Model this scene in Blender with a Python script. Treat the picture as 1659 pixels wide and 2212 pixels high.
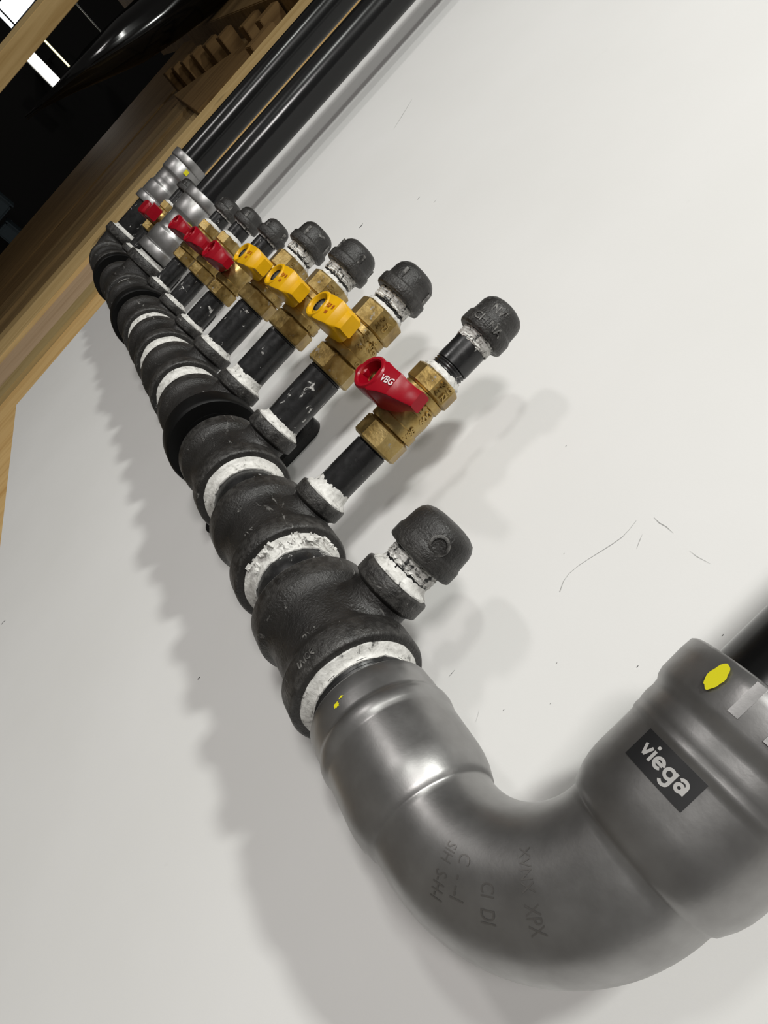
import bpy, bmesh, math, random
from mathutils import Vector, Matrix
from mathutils import noise as mnoise

for o in list(bpy.data.objects):
    bpy.data.objects.remove(o, do_unlink=True)
scene = bpy.context.scene
col = scene.collection
random.seed(7)
S = 0.001                      # everything below is written in millimetres
PI = math.pi

# ------------------------------------------------------------------ camera
F_PX, IMG_W, IMG_H = 1340.76, 1659, 2212
cam_d = bpy.data.cameras.new('camera')
cam = bpy.data.objects.new('camera', cam_d)
col.objects.link(cam)
cam_d.sensor_fit = 'VERTICAL'
cam_d.sensor_height = 24.0
cam_d.lens = F_PX / IMG_H * 24.0
cam_d.clip_start = 0.01
cam_d.clip_end = 100
_r = Vector((-0.4420180, -0.5723237, 0.6906994))
_d = Vector((-0.4960498, -0.4855897, -0.7198175))
_f = Vector((0.7473651, -0.6607936, -0.0692617))
M = Matrix(((_r.x, -_d.x, -_f.x, -208.22 * S), (_r.y, -_d.y, -_f.y, 276.34 * S),
            (_r.z, -_d.z, -_f.z, 85.37 * S), (0, 0, 0, 1)))
cam.matrix_world = M
scene.camera = cam

# ------------------------------------------------------------------ world, lamps, exposure
world = bpy.data.worlds.new('room_air')
scene.world = world
world.use_nodes = True
bg = world.node_tree.nodes['Background']
bg.inputs['Color'].default_value = (1.0, 0.95, 0.90, 1)
bg.inputs['Strength'].default_value = 0.10


def lamp(name, loc, target, power, sx, sy, color):
    d = bpy.data.lights.new(name, 'AREA')
    d.shape = 'RECTANGLE'
    d.size, d.size_y = sx, sy
    d.energy = power
    d.color = color
    o = bpy.data.objects.new(name, d)
    col.objects.link(o)
    o.location = loc
    v = Vector(target) - Vector(loc)
    o.rotation_euler = v.to_track_quat('-Z', 'Y').to_euler()
    return o


WARM = (0.985, 1.0, 0.95)
COOL = (1.0, 0.965, 0.94)
lamp('workshop_lamp_overhead', (-0.66, 1.30, 1.76), (0.1, 0, 0), 26, 0.16, 0.12, WARM)
lamp('workshop_lamp_front', (-0.02, 2.3, 1.22), (0, 0, 0.05), 8, 0.22, 0.16, WARM)
lamp('workshop_lamp_far_side', (1.05, 2.6, 0.62), (0.1, 0, 0.1), 8, 0.26, 0.2, COOL)
lamp('workshop_lamp_near_side', (-0.8, 1.6, 0.80), (0.0, 0, 0.1), 13, 0.3, 0.25, COOL)

vs = scene.view_settings
vs.view_transform = 'Standard'
vs.look = 'None'
vs.exposure = 0.07
vs.gamma = 1.0
vs.use_curve_mapping = False


# ------------------------------------------------------------------ materials
def newmat(name):
    m = bpy.data.materials.new(name)
    m.use_nodes = True
    nt = m.node_tree
    b = nt.nodes['Principled BSDF']
    return m, nt, b


def nd(nt, t, **kw):
    n = nt.nodes.new(t)
    for k, v in kw.items():
        setattr(n, k, v)
    return n


def coords(nt, scale=(1, 1, 1), rnd=True, src='Object'):
    tc = nd(nt, 'ShaderNodeTexCoord')
    mp = nd(nt, 'ShaderNodeMapping')
    mp.inputs['Scale'].default_value = scale
    nt.links.new(tc.outputs[src], mp.inputs['Vector'])
    if rnd:
        oi = nd(nt, 'ShaderNodeObjectInfo')
        ml = nd(nt, 'ShaderNodeMath', operation='MULTIPLY')
        ml.inputs[1].default_value = 37.0
        nt.links.new(oi.outputs['Random'], ml.inputs[0])
        cb = nd(nt, 'ShaderNodeCombineXYZ')
        for k in range(3):
            nt.links.new(ml.outputs[0], cb.inputs[k])
        nt.links.new(cb.outputs[0], mp.inputs['Location'])
    return mp.outputs['Vector']


def noise(nt, vec, scale, detail=4, rough=0.55, dist=0.0):
    n = nd(nt, 'ShaderNodeTexNoise')
    n.inputs['Scale'].default_value = scale
    n.inputs['Detail'].default_value = detail
    n.inputs['Roughness'].default_value = rough
    n.inputs['Distortion'].default_value = dist
    nt.links.new(vec, n.inputs['Vector'])
    return n.outputs['Fac']


def ramp(nt, fac, stops, interp='LINEAR'):
    r = nd(nt, 'ShaderNodeValToRGB')
    r.color_ramp.interpolation = interp
    e = r.color_ramp.elements
    while len(e) < len(stops):
        e.new(0.5)
    for i, (p, c) in enumerate(stops):
        e[i].position = p
        e[i].color = (c[0], c[1], c[2], 1) if len(c) == 3 else c
    nt.links.new(fac, r.inputs['Fac'])
    return r.outputs['Color']


def mixc(nt, fac, a, b):
    m = nd(nt, 'ShaderNodeMix', data_type='RGBA')
    if isinstance(fac, float):
        m.inputs[0].default_value = fac
    else:
        nt.links.new(fac, m.inputs[0])
    for i, v in ((6, a), (7, b)):
        if isinstance(v, tuple):
            m.inputs[i].default_value = (v[0], v[1], v[2], 1)
        else:
            nt.links.new(v, m.inputs[i])
    return m.outputs[2]


def bump(nt, b, h, strength, dist):
    bp = nd(nt, 'ShaderNodeBump')
    bp.inputs['Strength'].default_value = strength
    bp.inputs['Distance'].default_value = dist
    nt.links.new(h, bp.inputs['Height'])
    nt.links.new(bp.outputs['Normal'], b.inputs['Normal'])


def plain(name, c, rough=0.5, metal=0.0, emit=0.0, spec=0.5):
    m, nt, b = newmat(name)
    b.inputs['Base Color'].default_value = (c[0], c[1], c[2], 1)
    b.inputs['Roughness'].default_value = rough
    b.inputs['Metallic'].default_value = metal
    b.inputs['Specular IOR Level'].default_value = spec
    if emit:
        b.inputs['Emission Color'].default_value = (c[0], c[1], c[2], 1)
        b.inputs['Emission Strength'].default_value = emit
    return m


def mat_iron():
    # black malleable cast iron: pebbled skin, faint grey wear, some white paste smears
    m, nt, b = newmat('cast_iron')
    v = coords(nt)
    big = noise(nt, v, 45, 3)
    base = ramp(nt, big, [(0.3, (0.011, 0.0102, 0.0095)), (0.7, (0.026, 0.0240, 0.0222))])
    vs_ = coords(nt, (0.30, 1.3, 1.0))
    sm = noise(nt, vs_, 150, 3, 0.6, 1.2)
    msk = ramp(nt, sm, [(0.66, (0, 0, 0)), (0.74, (0.42, 0.42, 0.42))])
    c = mixc(nt, msk, base, (0.42, 0.41, 0.39))
    gm = nd(nt, 'ShaderNodeNewGeometry')
    pw = ramp(nt, gm.outputs['Pointiness'], [(0.535, (0, 0, 0)), (0.60, (1, 1, 1))])
    wn = ramp(nt, noise(nt, v, 230, 4), [(0.42, (0, 0, 0)), (0.62, (0.55, 0.55, 0.55))])
    mw = nd(nt, 'ShaderNodeMix', data_type='RGBA', blend_type='MULTIPLY')
    mw.inputs[0].default_value = 1.0
    nt.links.new(pw, mw.inputs[6])
    nt.links.new(wn, mw.inputs[7])
    c = mixc(nt, mw.outputs[2], c, (0.36, 0.35, 0.33))
    nt.links.new(c, b.inputs['Base Color'])
    r = noise(nt, v, 120, 4)
    rr = ramp(nt, r, [(0.3, (0.33, 0.33, 0.33)), (0.7, (0.55, 0.55, 0.55))])
    nt.links.new(rr, b.inputs['Roughness'])
    h = noise(nt, v, 700, 3, 0.6)
    bump(nt, b, h, 0.8, 0.0007)
    return m


def mat_pipe(name, smear, lo=0.008, bmp=0.10):
    # lacquered black steel pipe with paste smears and scratches
    m, nt, b = newmat(name)
    v = coords(nt)
    base = ramp(nt, noise(nt, v, 60, 3), [(0.3, (lo, lo, lo)), (0.7, (lo * 2.4, lo * 2.4, lo * 2.5))])
    vs_ = coords(nt, (1.0, 1.0, 0.8))
    sm = noise(nt, vs_, 120, 5, 0.62, 0.9)
    msk = ramp(nt, sm, [(smear, (0, 0, 0)), (smear + 0.035, (0.85, 0.85, 0.85))])
    c = mixc(nt, msk, base, (0.60, 0.59, 0.57))
    nt.links.new(c, b.inputs['Base Color'])
    rr = ramp(nt, noise(nt, v, 200, 4), [(0.3, (0.20, 0.20, 0.20)), (0.75, (0.42, 0.42, 0.42))])
    nt.links.new(rr, b.inputs['Roughness'])
    bump(nt, b, noise(nt, v, 260, 4), bmp, 0.0005)
    return m


def mat_paste(name='sealing_paste', p0=0.30, p1=0.40):
    m, nt, b = newmat(name)
    v = coords(nt)
    c = ramp(nt, noise(nt, v, 260, 5, 0.65, 0.6), [(p0, (0.02, 0.02, 0.02)), (p1, (0.60, 0.59, 0.56)), (0.62, (0.80, 0.79, 0.76))])
    nt.links.new(c, b.inputs['Base Color'])
    b.inputs['Roughness'].default_value = 0.5
    bump(nt, b, noise(nt, v, 420, 4), 0.6, 0.0008)
    return m


def mat_steel():
    m, nt, b = newmat('press_steel')
    v = coords(nt)
    c = ramp(nt, noise(nt, v, 38, 4, 0.6), [(0.3, (0.270, 0.264, 0.260)), (0.72, (0.385, 0.381, 0.379))])
    nt.links.new(c, b.inputs['Base Color'])
    b.inputs['Metallic'].default_value = 0.88
    r = ramp(nt, noise(nt, v, 90, 4), [(0.3, (0.33, 0.33, 0.33)), (0.7, (0.42, 0.42, 0.42))])
    nt.links.new(r, b.inputs['Roughness'])
    bump(nt, b, noise(nt, v, 900, 2), 0.06, 0.0003)
    return m


def mat_brass():
    m, nt, b = newmat('cast_brass')
    v = coords(nt)
    c1 = ramp(nt, noise(nt, v, 70, 4, 0.6), [(0.28, (0.19, 0.120, 0.036)), (0.5, (0.40, 0.275, 0.095)), (0.72, (0.54, 0.41, 0.18))])
    msk = ramp(nt, noise(nt, v, 190, 3), [(0.67, (0, 0, 0)), (0.72, (0.8, 0.8, 0.8))])
    c = mixc(nt, msk, c1, (0.42, 0.40, 0.36))
    nt.links.new(c, b.inputs['Base Color'])
    b.inputs['Metallic'].default_value = 0.85
    r = ramp(nt, noise(nt, v, 140, 4), [(0.3, (0.28, 0.28, 0.28)), (0.7, (0.46, 0.46, 0.46))])
    nt.links.new(r, b.inputs['Roughness'])
    bump(nt, b, noise(nt, v, 500, 3), 0.25, 0.0005)
    return m


def mat_plastic(name, c, rough=0.32):
    m, nt, b = newmat(name)
    v = coords(nt)
    cc = ramp(nt, noise(nt, v, 80, 3), [(0.3, tuple(x * 0.86 for x in c)), (0.7, c)])
    nt.links.new(cc, b.inputs['Base Color'])
    b.inputs['Roughness'].default_value = rough
    b.inputs['Specular IOR Level'].default_value = 0.32
    bump(nt, b, noise(nt, v, 600, 3), 0.08, 0.0004)
    return m


def mat_wood(name, lo, hi, axis=2, scale=1.0):
    m, nt, b = newmat(name)
    sc = [26 * scale, 26 * scale, 26 * scale]
    sc[axis] = 1.6 * scale
    v = coords(nt, tuple(sc), rnd=True)
    g = noise(nt, v, 1.3, 5, 0.6, 0.8)
    c = ramp(nt, g, [(0.25, lo), (0.5, tuple((a + 2 * b_) / 3 for a, b_ in zip(lo, hi))), (0.75, hi)])
    v2 = coords(nt, (5, 5, 2.0))
    kn = ramp(nt, noise(nt, v2, 2.2, 2, 0.4), [(0.70, (0, 0, 0)), (0.78, (0.75, 0.75, 0.75))])
    c2 = mixc(nt, kn, c, tuple(x * 0.45 for x in lo))
    nt.links.new(c2, b.inputs['Base Color'])
    b.inputs['Roughness'].default_value = 0.7
    b.inputs['Specular IOR Level'].default_value = 0.12
    bump(nt, b, g, 0.25, 0.002)
    return m


def mat_wall():
    m, nt, b = newmat('white_board')
    v = coords(nt, rnd=False)
    c = ramp(nt, noise(nt, v, 5, 4), [(0.3, (0.79, 0.785, 0.77)), (0.7, (0.83, 0.825, 0.815))])
    gr = ramp(nt, noise(nt, coords(nt, (1.0, 1.0, 1.0), False), 26, 6, 0.7), [(0.66, (0, 0, 0)), (0.86, (0.35, 0.35, 0.35))])
    c2 = mixc(nt, gr, c, (0.55, 0.54, 0.52))
    nt.links.new(c2, b.inputs['Base Color'])
    b.inputs['Roughness'].default_value = 0.55
    b.inputs['Specular IOR Level'].default_value = 0.3
    bump(nt, b, noise(nt, v, 900, 2), 0.06, 0.0004)
    return m


IRON = mat_iron()
PIPE = mat_pipe('black_pipe', 0.645)


def mat_riser():
    m, nt, b = newmat('black_riser_pipe')
    v = coords(nt, (25, 25, 1.5))
    c = ramp(nt, noise(nt, v, 1.0, 4), [(0.3, (0.004, 0.004, 0.004)), (0.75, (0.010, 0.010, 0.0105))])
    nt.links.new(c, b.inputs['Base Color'])
    r = ramp(nt, noise(nt, v, 1.6, 3), [(0.3, (0.13, 0.13, 0.13)), (0.7, (0.24, 0.24, 0.24))])
    nt.links.new(r, b.inputs['Roughness'])
    b.inputs['Specular IOR Level'].default_value = 0.35
    return m


RISER = mat_riser()
PASTE = mat_paste()
PASTE_PATCHY = mat_paste('patchy_thread_paste', 0.40, 0.47)
STEEL = mat_steel()
BRASS = mat_brass()
RED = mat_plastic('red_plastic', (0.33, 0.002, 0.012))
YELLOW = mat_plastic('yellow_plastic', (0.78, 0.42, 0.004))
CHROME = plain('chrome_nut', (0.62, 0.60, 0.55), 0.18, 1.0)
BRASSNUT = plain('brass_stem_nut', (0.55, 0.36, 0.12), 0.22, 1.0)
RUBBER = plain('black_rubber', (0.003, 0.003, 0.003), 0.5, spec=0.2)
BRACKET = mat_pipe('black_bracket_steel', 0.72, 0.006)
WALLM = mat_wall()
LABELBLACK = plain('label_black', (0.012, 0.012, 0.013), 0.45)
LABELGREY = plain('label_grey', (0.42, 0.41, 0.40), 0.5)
INKDARK = plain('dark_ink', (0.07, 0.065, 0.06), 0.6)
INKWHITE = plain('white_ink', (0.80, 0.70, 0.70), 0.5)
INKRED = plain('red_brown_ink', (0.42, 0.08, 0.01), 0.5)
MARKYELLOW = plain('yellow_marker_paint', (0.72, 0.66, 0.01), 0.5)
SCUFF = plain('grey_scuff', (0.42, 0.42, 0.41), 0.7)
SCUFFDARK = plain('dark_chip', (0.03, 0.03, 0.03), 0.6)
WOOD_ORANGE = mat_wood('pine_orange', (0.55, 0.32, 0.11), (0.78, 0.54, 0.24))
WOOD_OLIVE = mat_wood('pine_olive', (0.30, 0.21, 0.085), (0.43, 0.32, 0.15))
WOOD_PINK = mat_wood('pine_pinkish', (0.41, 0.27, 0.155), (0.58, 0.42, 0.27))
WOOD_TAN = mat_wood('pine_tan', (0.45, 0.29, 0.11), (0.66, 0.48, 0.23))
WOOD_DARK = mat_wood('dark_shaded_board_brown', (0.10, 0.055, 0.020), (0.22, 0.135, 0.055))  # dark brown wood; its tone also carries the shade on the far boards
WOOD_DARK2 = mat_wood('shaded_board_umber', (0.15, 0.09, 0.035), (0.30, 0.20, 0.09))  # shade of the recessed boards mixed into the wood colour
DARKWALL = plain('unlit_room_dark', (0.010, 0.009, 0.008), 0.8)  # near-black colour stands in for the lack of light deep in the room
BLACKFILM = plain('black_plastic_film', (0.004, 0.004, 0.004), 0.12)
LED = plain('led_tube', (1.0, 0.98, 0.94), 0.4, emit=18.0)
LEDYELLOW = plain('led_strip', (1.0, 0.92, 0.45), 0.4, emit=2.0)
DAYPANE = plain('daylight_pane', (0.86, 0.93, 1.0), 0.3, emit=2.2)
CONCRETE = plain('concrete', (0.20, 0.19, 0.175), 0.85)
BLUEGREY = plain('blue_grey_plastic', (0.05, 0.075, 0.09), 0.6)
GREYMETAL = plain('dull_metal', (0.20, 0.20, 0.19), 0.35, 0.9)


# ------------------------------------------------------------------ mesh helpers (millimetres)
class MB:
    def __init__(self):
        self.v, self.f = [], []

    def add(self, verts, faces):
        n = len(self.v)
        self.v += [tuple(p) for p in verts]
        self.f += [tuple(i + n for i in fc) for fc in faces]
        return self

    def rings(self, rings, closed=True, cap0=True, cap1=True):
        n = len(self.v)
        k = len(rings[0])
        for r in rings:
            self.v += [tuple(p) for p in r]
        for i in range(len(rings) - 1):
            a, b = n + i * k, n + (i + 1) * k
            for j in range(k if closed else k - 1):
                j2 = (j + 1) % k
                self.f.append((a + j, a + j2, b + j2, b + j))
        if cap0:
            self.f.append(tuple(n + j for j in range(k))[::-1])
        if cap1:
            self.f.append(tuple(n + (len(rings) - 1) * k + j for j in range(k)))
        return self

    def lathe(self, prof, axis='Z', seg=48, off=(0, 0, 0), jit=None, cap0=True, cap1=True, ph=0.0):
        # prof: list of (s along the axis, radius)
        rings = []
        for i, (s, r) in enumerate(prof):
            ring = []
            for j in range(seg):
                a = 2 * PI * j / seg + ph
                rr, ss = r, s
                if jit:
                    rr, ss = jit(a, s, r)
                c, d = rr * math.cos(a), rr * math.sin(a)
                if axis == 'Z':
                    p = (c, d, ss)
                elif axis == 'X':
                    p = (ss, c, d)
                else:
                    p = (d, ss, c)
                ring.append((p[0] + off[0], p[1] + off[1], p[2] + off[2]))
            rings.append(ring)
        return self.rings(rings, True, cap0, cap1)

    def box(self, x0, x1, y0, y1, z0, z1):
        v = [(x0, y0, z0), (x1, y0, z0), (x1, y1, z0), (x0, y1, z0), (x0, y0, z1), (x1, y0, z1), (x1, y1, z1), (x0, y1, z1)]
        f = [(0, 3, 2, 1), (4, 5, 6, 7), (0, 1, 5, 4), (1, 2, 6, 5), (2, 3, 7, 6), (3, 0, 4, 7)]
        return self.add(v, f)

    def build(self, name, mat, parent=None, sharp=35, loc=None, bevel=0.0):
        me = bpy.data.meshes.new(name)
        me.from_pydata([(x * S, y * S, z * S) for x, y, z in self.v], [], self.f)
        bm = bmesh.new()
        bm.from_mesh(me)
        bmesh.ops.recalc_face_normals(bm, faces=bm.faces)
        if bevel:
            bmesh.ops.bevel(bm, geom=list(bm.edges), offset=bevel * S, segments=2, affect='EDGES', clamp_overlap=True)
        bm.to_mesh(me)
        bm.free()
        me.polygons.foreach_set('use_smooth', [True] * len(me.polygons))
        me.set_sharp_from_angle(angle=math.radians(sharp))
        me.materials.append(mat)
        me.update()
        o = bpy.data.objects.new(name, me)
        col.objects.link(o)
        if parent is not None:
            o.parent = parent
        if loc:
            o.location = tuple(c * S for c in loc)
        return o


def tag(o, label, cat, group=None):
    o['label'] = label
    o['category'] = cat
    if group:
        o['group'] = group
    return o


def struct(o):
    o['kind'] = 'structure'
    return o


def thing(name, label, cat, loc=(0, 0, 0), rot=(0, 0, 0), group=None):
    o = bpy.data.objects.new(name, None)
    o.empty_display_size = 0.02
    col.objects.link(o)
    o.location = tuple(c * S for c in loc)
    o.rotation_euler = rot
    return tag(o, label, cat, group)


def text_verts(txt, size, extrude=0.0, bold=0.0, align='CENTER'):
    cu = bpy.data.curves.new('tmp_text', 'FONT')
    cu.body = txt
    cu.size = size
    cu.extrude = extrude
    cu.offset = bold
    cu.align_x = align
    cu.align_y = 'CENTER'
    cu.resolution_u = 4
    o = bpy.data.objects.new('tmp_text', cu)
    col.objects.link(o)
    bpy.context.view_layer.update()
    dg = bpy.context.evaluated_depsgraph_get()
    ev = o.evaluated_get(dg)
    me = ev.to_mesh()
    v = [tuple(p.co) for p in me.vertices]
    f = [tuple(p.vertices) for p in me.polygons]
    ev.to_mesh_clear()
    bpy.data.objects.remove(o, do_unlink=True)
    bpy.data.curves.remove(cu)
    return v, f


def lettering(name, txt, size, mapf, mat, parent, extrude=0.0, bold=0.0):
    v, f = text_verts(txt, size, extrude, bold)
    mb = MB()
    mb.add([mapf(*p) for p in v], f)
    return mb.build(name, mat, parent, sharp=30)


def jitter(seed, dr, ds, fr=3.0):
    # uneven smeared edge for paste
    def f(a, s, r):
        p = Vector((math.cos(a) * fr + seed * 7.3, math.sin(a) * fr + seed * 3.1, s * 0.35))
        n1 = mnoise.noise(p)
        n2 = mnoise.noise(p * 2.7 + Vector((5, 9, 2)))
        return r + dr * (n1 + 0.6 * n2), s + ds * (0.8 * n2 + 0.5 * n1)
    return f


Y0 = 57.0          # distance of the manifold axis from the wall
HP = 92.77         # spacing of the tees

# ------------------------------------------------------------------ the setting
ROOM = thing('wall_main', '', '')
for k in ('label', 'category'):
    del ROOM[k]
struct(ROOM)
# white board: far edge leans a touch, lower far corner in view
mb = MB()
zt, zb, x0 = 2200, -326, -1600
fe = lambda z: 1063 + (z + 326) * 0.073
front = [(x0, 0, zb - 0.073 * (1063 - x0)), (fe(zb), 0, zb), (fe(zt), 0, zt), (x0, 0, zt)]
back = [(x, -15, z) for x, y, z in front]
mb.add(front + back, [(0, 1, 2, 3), (7, 6, 5, 4), (0, 4, 5, 1), (1, 5, 6, 2), (2, 6, 7, 3), (3, 7, 4, 0)])
mb.build('board', WALLM, ROOM, sharp=30)


def ribbon(pts, widths, mat, name='scuff_mark', y=0.25):
    mb = MB()
    vs_, n = [], len(pts)
    for i, (x, z) in enumerate(pts):
        a = pts[max(0, i - 1)]
        b = pts[min(n - 1, i + 1)]
        dx, dz = b[0] - a[0], b[1] - a[1]
        l = math.hypot(dx, dz) or 1
        nx, nz = -dz / l * widths[i] * 0.32, dx / l * widths[i] * 0.32
        vs_ += [(x + nx, y, z + nz), (x - nx, y, z - nz)]
    mb.add(vs_, [(2 * i, 2 * i + 1, 2 * i + 3, 2 * i + 2) for i in range(n - 1)])
    return mb.build(name, mat, ROOM)


ribbon([(-34, 96), (-31.2, 101.3), (-30.4, 106), (-31, 112), (-32.6, 118.5), (-34.4, 125), (-36, 131), (-37.1, 136.7), (-36.9, 142), (-36.2, 147.2)],
       [0.7, 0.5, 0.35, 0.3, 0.35, 0.5, 0.6, 0.5, 0.35, 0.3], SCUFF)
ribbon([(-41.8, 153.4), (-46, 152.6), (-50, 152.9), (-54.9, 152.2)], [0.15, 0.5, 0.45, 0.1], SCUFF)
ribbon([(-43.9, 143.3), (-45.3, 140), (-47.1, 136.2)], [0.1, 0.45, 0.15], SCUFF)
ribbon([(-66.7, 149.5), (-71, 149.2), (-77.7, 149.9)], [0.1, 0.3, 0.1], SCUFF)
ribbon([(-23.1, 24.2), (-22.9, 26.6), (-22.7, 29.0)], [0.1, 0.4, 0.1], SCUFFDARK)
ribbon([(-52.1, 21.4), (-50.6, 24), (-49.0, 26.2)], [0.1, 0.2, 0.1], SCUFF)
ribbon([(451, 240), (450.6, 243), (451.5, 246)], [1.0, 2.2, 0.6], SCUFFDARK)
ribbon([(440.4, -351), (441, -348), (440, -344)], [0.7, 1.5, 0.6], SCUFFDARK)
ribbon([(393, 289.5), (393, 293)], [0.6, 0.5], SCUFFDARK)
ribbon([(362, 290.5), (362, 294)], [0.5, 0.4], SCUFF)
ribbon([(594.5, 419.7), (583, 396), (572.3, 372.4)], [0.3, 1.2, 0.2], SCUFF)
for x, z, w in ((-87.7, 94.6, 0.5), (124.2, -123, 1.2), (-60, 70, 0.35), (-72, 55, 0.3), (-20, 112, 0.3), (-103, 128, 0.4), (-58, 36, 0.4), (30, 160, 0.4)):
    ribbon([(x, z - w), (x + 0.1, z + w)], [w, w * 0.8], SCUFFDARK)

# timber wall beyond the white board: every board its own piece
TW = bpy.data.objects.new('wall_far_timber', None)
col.objects.link(TW)
struct(TW)


def plank(xa, xb, yf, yb, mat, za=-1180, zb_=2400, lean=0.03):
    mb = MB()
    mb.box(0, xb - xa, yb, yf, 0, zb_ - za)
    mb.v = [(x + (z + za + 326) * lean, y, z) for x, y, z in mb.v]
    return mb.build('plank', mat, TW, bevel=2.0, loc=(xa, 0, za))


plank(300, 1262, -20, -60, WOOD_ORANGE, lean=0.05)
plank(1265, 1342, -12, -50, WOOD_OLIVE)
plank(1346, 1532, -15, -50, WOOD_PINK)
plank(1534, 1680, -6, -120, WOOD_TAN, lean=0.0)
plank(1684, 2010, -120, -150, WOOD_DARK2, lean=0)
plank(2014, 2330, -124, -150, WOOD_DARK2, lean=0)
plank(2334, 2480, -112, -150, WOOD_TAN, lean=0)
plank(2484, 2660, -118, -150, WOOD_DARK2, lean=0)
plank(2664, 2900, -108, -150, WOOD_DARK2, lean=0)
plank(2904, 3310, -120, -150, WOOD_DARK, lean=0)
plank(3314, 3800, -116, -150, WOOD_DARK, lean=0)
plank(3804, 4400, -120, -150, WOOD_DARK, lean=0)
# dark diagonal gusset board
mb = MB()
gp = [(2957, 549), (2426, 797), (2168, 820), (2279, 473)]
mb.rings([[(x, y, z) for x, z in gp] for y in (-112, -85)])
mb.build('gusset_board', WOOD_DARK, TW, bevel=1.5)

struct(MB().box(-2500, 7200, -700, 4200, -1200, -1180).build('floor', CONCRETE))
struct(MB().box(7200, 7250, -700, 4200, -1180, 2700).build('wall_far_end', DARKWALL))
struct(MB().box(1750, 7200, -700, 4200, 2650, 2700).build('ceiling', DARKWALL))
struct(MB().box(4420, 7200, -700, -650, -1180, 2650).build('wall_back', DARKWALL))

# loft joists whose ends stick out of the timber wall
jx = [(1965, 700, 95), (2150, 812, 80), (2330, 806, 75), (2592, 779, 62), (2742, 753, 58), (2854, 713, 52), (2944, 677, 46), (3044, 649, 42), (3140, 622, 40)]
for i, (x, z, h) in enumerate(jx):
    o = MB().box(x - 30, x + 30, -150, -30, z - h / 2, z + h / 2).build('joist_end', WOOD_DARK, None, bevel=2)
    tag(o, ['pale joist end nearest the black riser pipes', 'second joist end along the timber wall', 'third joist end along the timber wall',
            'fourth joist end along the timber wall', 'fifth joist end along the timber wall', 'sixth joist end along the timber wall',
            'seventh joist end along the timber wall', 'eighth joist end along the timber wall', 'last and smallest joist end along the timber wall'][i],
        'joist', 'joist ends on the timber wall')
struct(MB().box(1750, 5200, -150, 230, 1002, 1026).build('added_loft_shade', WOOD_DARK, None))  # added overhang, put here to shade the upper timber wall
o = MB().box(1690, 3500, -150, -20, 860, 1000).build('loft_beam', WOOD_DARK2, None, bevel=3)
tag(o, 'dark horizontal beam above the joist ends on timber wall', 'beam')

# pale timber post at the upper left
o = MB().box(0, 62, 0, 62, -1180, 2500).build('timber_post', WOOD_TAN, None, bevel=1.5)
o.location = (2.50, 0.329, 0)
o.rotation_euler = (0.0, 0.0, math.radians(104))
o.location = (2.52, 0.332, 0)
tag(o, 'pale square timber post in front of the bright window', 'post')

# light fixture and window deep in the dark room
t = thing('tube_light', 'bright white tube light glowing in the dark room', 'lamp', (6000, 270, 385))
MB().box(-20, 0, -115, 115, -36, 36).build('diffuser', LED, t, bevel=6)
MB().box(0, 1199, -30, 30, -20, 20).build('bracket_arm', GREYMETAL, t)
MB().box(0, 30, -125, 125, -48, 42).build('housing', GREYMETAL, t, bevel=4)
t = thing('strip_light', 'thin yellowish light strip above the white tube light', 'lamp', (6000, 280, 540))
MB().box(-12, 0, -106, 106, -6, 6).build('diffuser', LEDYELLOW, t, bevel=2)
MB().box(0, 15, -110, 110, -10, 10).build('housing', GREYMETAL, t)
MB().box(10, 1199, -12, 12, -8, 8).build('bracket_arm', GREYMETAL, t)
o = MB().lathe([(-140, 9), (140, 9)], 'Y', 16).build('conduit', GREYMETAL, None, loc=(5900, 252, 880))
tag(o, 'thin grey metal conduit high in the dark room', 'conduit')
w1 = thing('window_1', '', '', (6050, 610, 545))
for k in ('label', 'category'):
    del w1[k]
struct(w1)
MB().box(-4, 0, -60, 70, -75, 140).build('pane', DAYPANE, w1)
MB().box(-4, 0, -60, 70, -115, -87).build('pane', DAYPANE, w1)
MB().box(-14, 2, -70, 80, -87, -75).build('glazing_bar', LABELBLACK, w1)
MB().box(-14, 2, -72, -60, -125, 150).build('window_frame', LABELBLACK, w1)

# black film wrapped duct
mb = MB()
rings = []
rad_ = [5, 12, 30, 58, 80, 88, 90, 90, 90]
path = [(200, 190, 60), (150, 175, 150), (60, 160, 260), (50, 135, 400), (60, 105, 560), (70, 75, 720), (80, 50, 880), (80, 25, 1060), (80, 0, 1300)]
for i, (x, y, z) in enumerate(path):
    a = Vector(path[max(0, i - 1)])
    b_ = Vector(path[min(len(path) - 1, i + 1)])
    tdir = (b_ - a).normalized()
    n1 = tdir.cross(Vector((1, 0, 0))).normalized()
    n2 = tdir.cross(n1)
    ring = []
    for j in range(40):
        an = 2 * PI * j / 40
        r = rad_[i] + 9 * mnoise.noise(Vector((math.cos(an) * 1.6, math.sin(an) * 1.6, z * 0.012))) + 5 * mnoise.noise(Vector((math.cos(an) * 4, math.sin(an) * 4, z * 0.03)))
        p = Vector((x, y, z)) + n1 * r * math.cos(an) + n2 * r * math.sin(an)
        ring.append(tuple(p))
    rings.append(ring)
mb.rings(rings)
o = mb.build('wrapped_duct', BLACKFILM, None, loc=(2960, 30, 0))
tag(o, 'glossy black film wrapped duct behind the timber wall', 'duct')

for i, (y, z, w, h) in enumerate(((-40, -640, 150, 170), (-250, -740, 200, 120))):
    t = thing('storage_box', ['dim blue grey plastic box at the left edge, upper', 'dim blue grey plastic box at the left edge, lower'][i], 'box', (6000, y, z - h / 2), group='boxes in the dark room')
    MB().box(0, 200, -w / 2, w / 2, 0, h).build('body', BLUEGREY, t, bevel=14)
    MB().box(-8, 208, -w / 2 - 8, w / 2 + 8, h, h + 14).build('lid', BLUEGREY, t, bevel=4)


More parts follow.
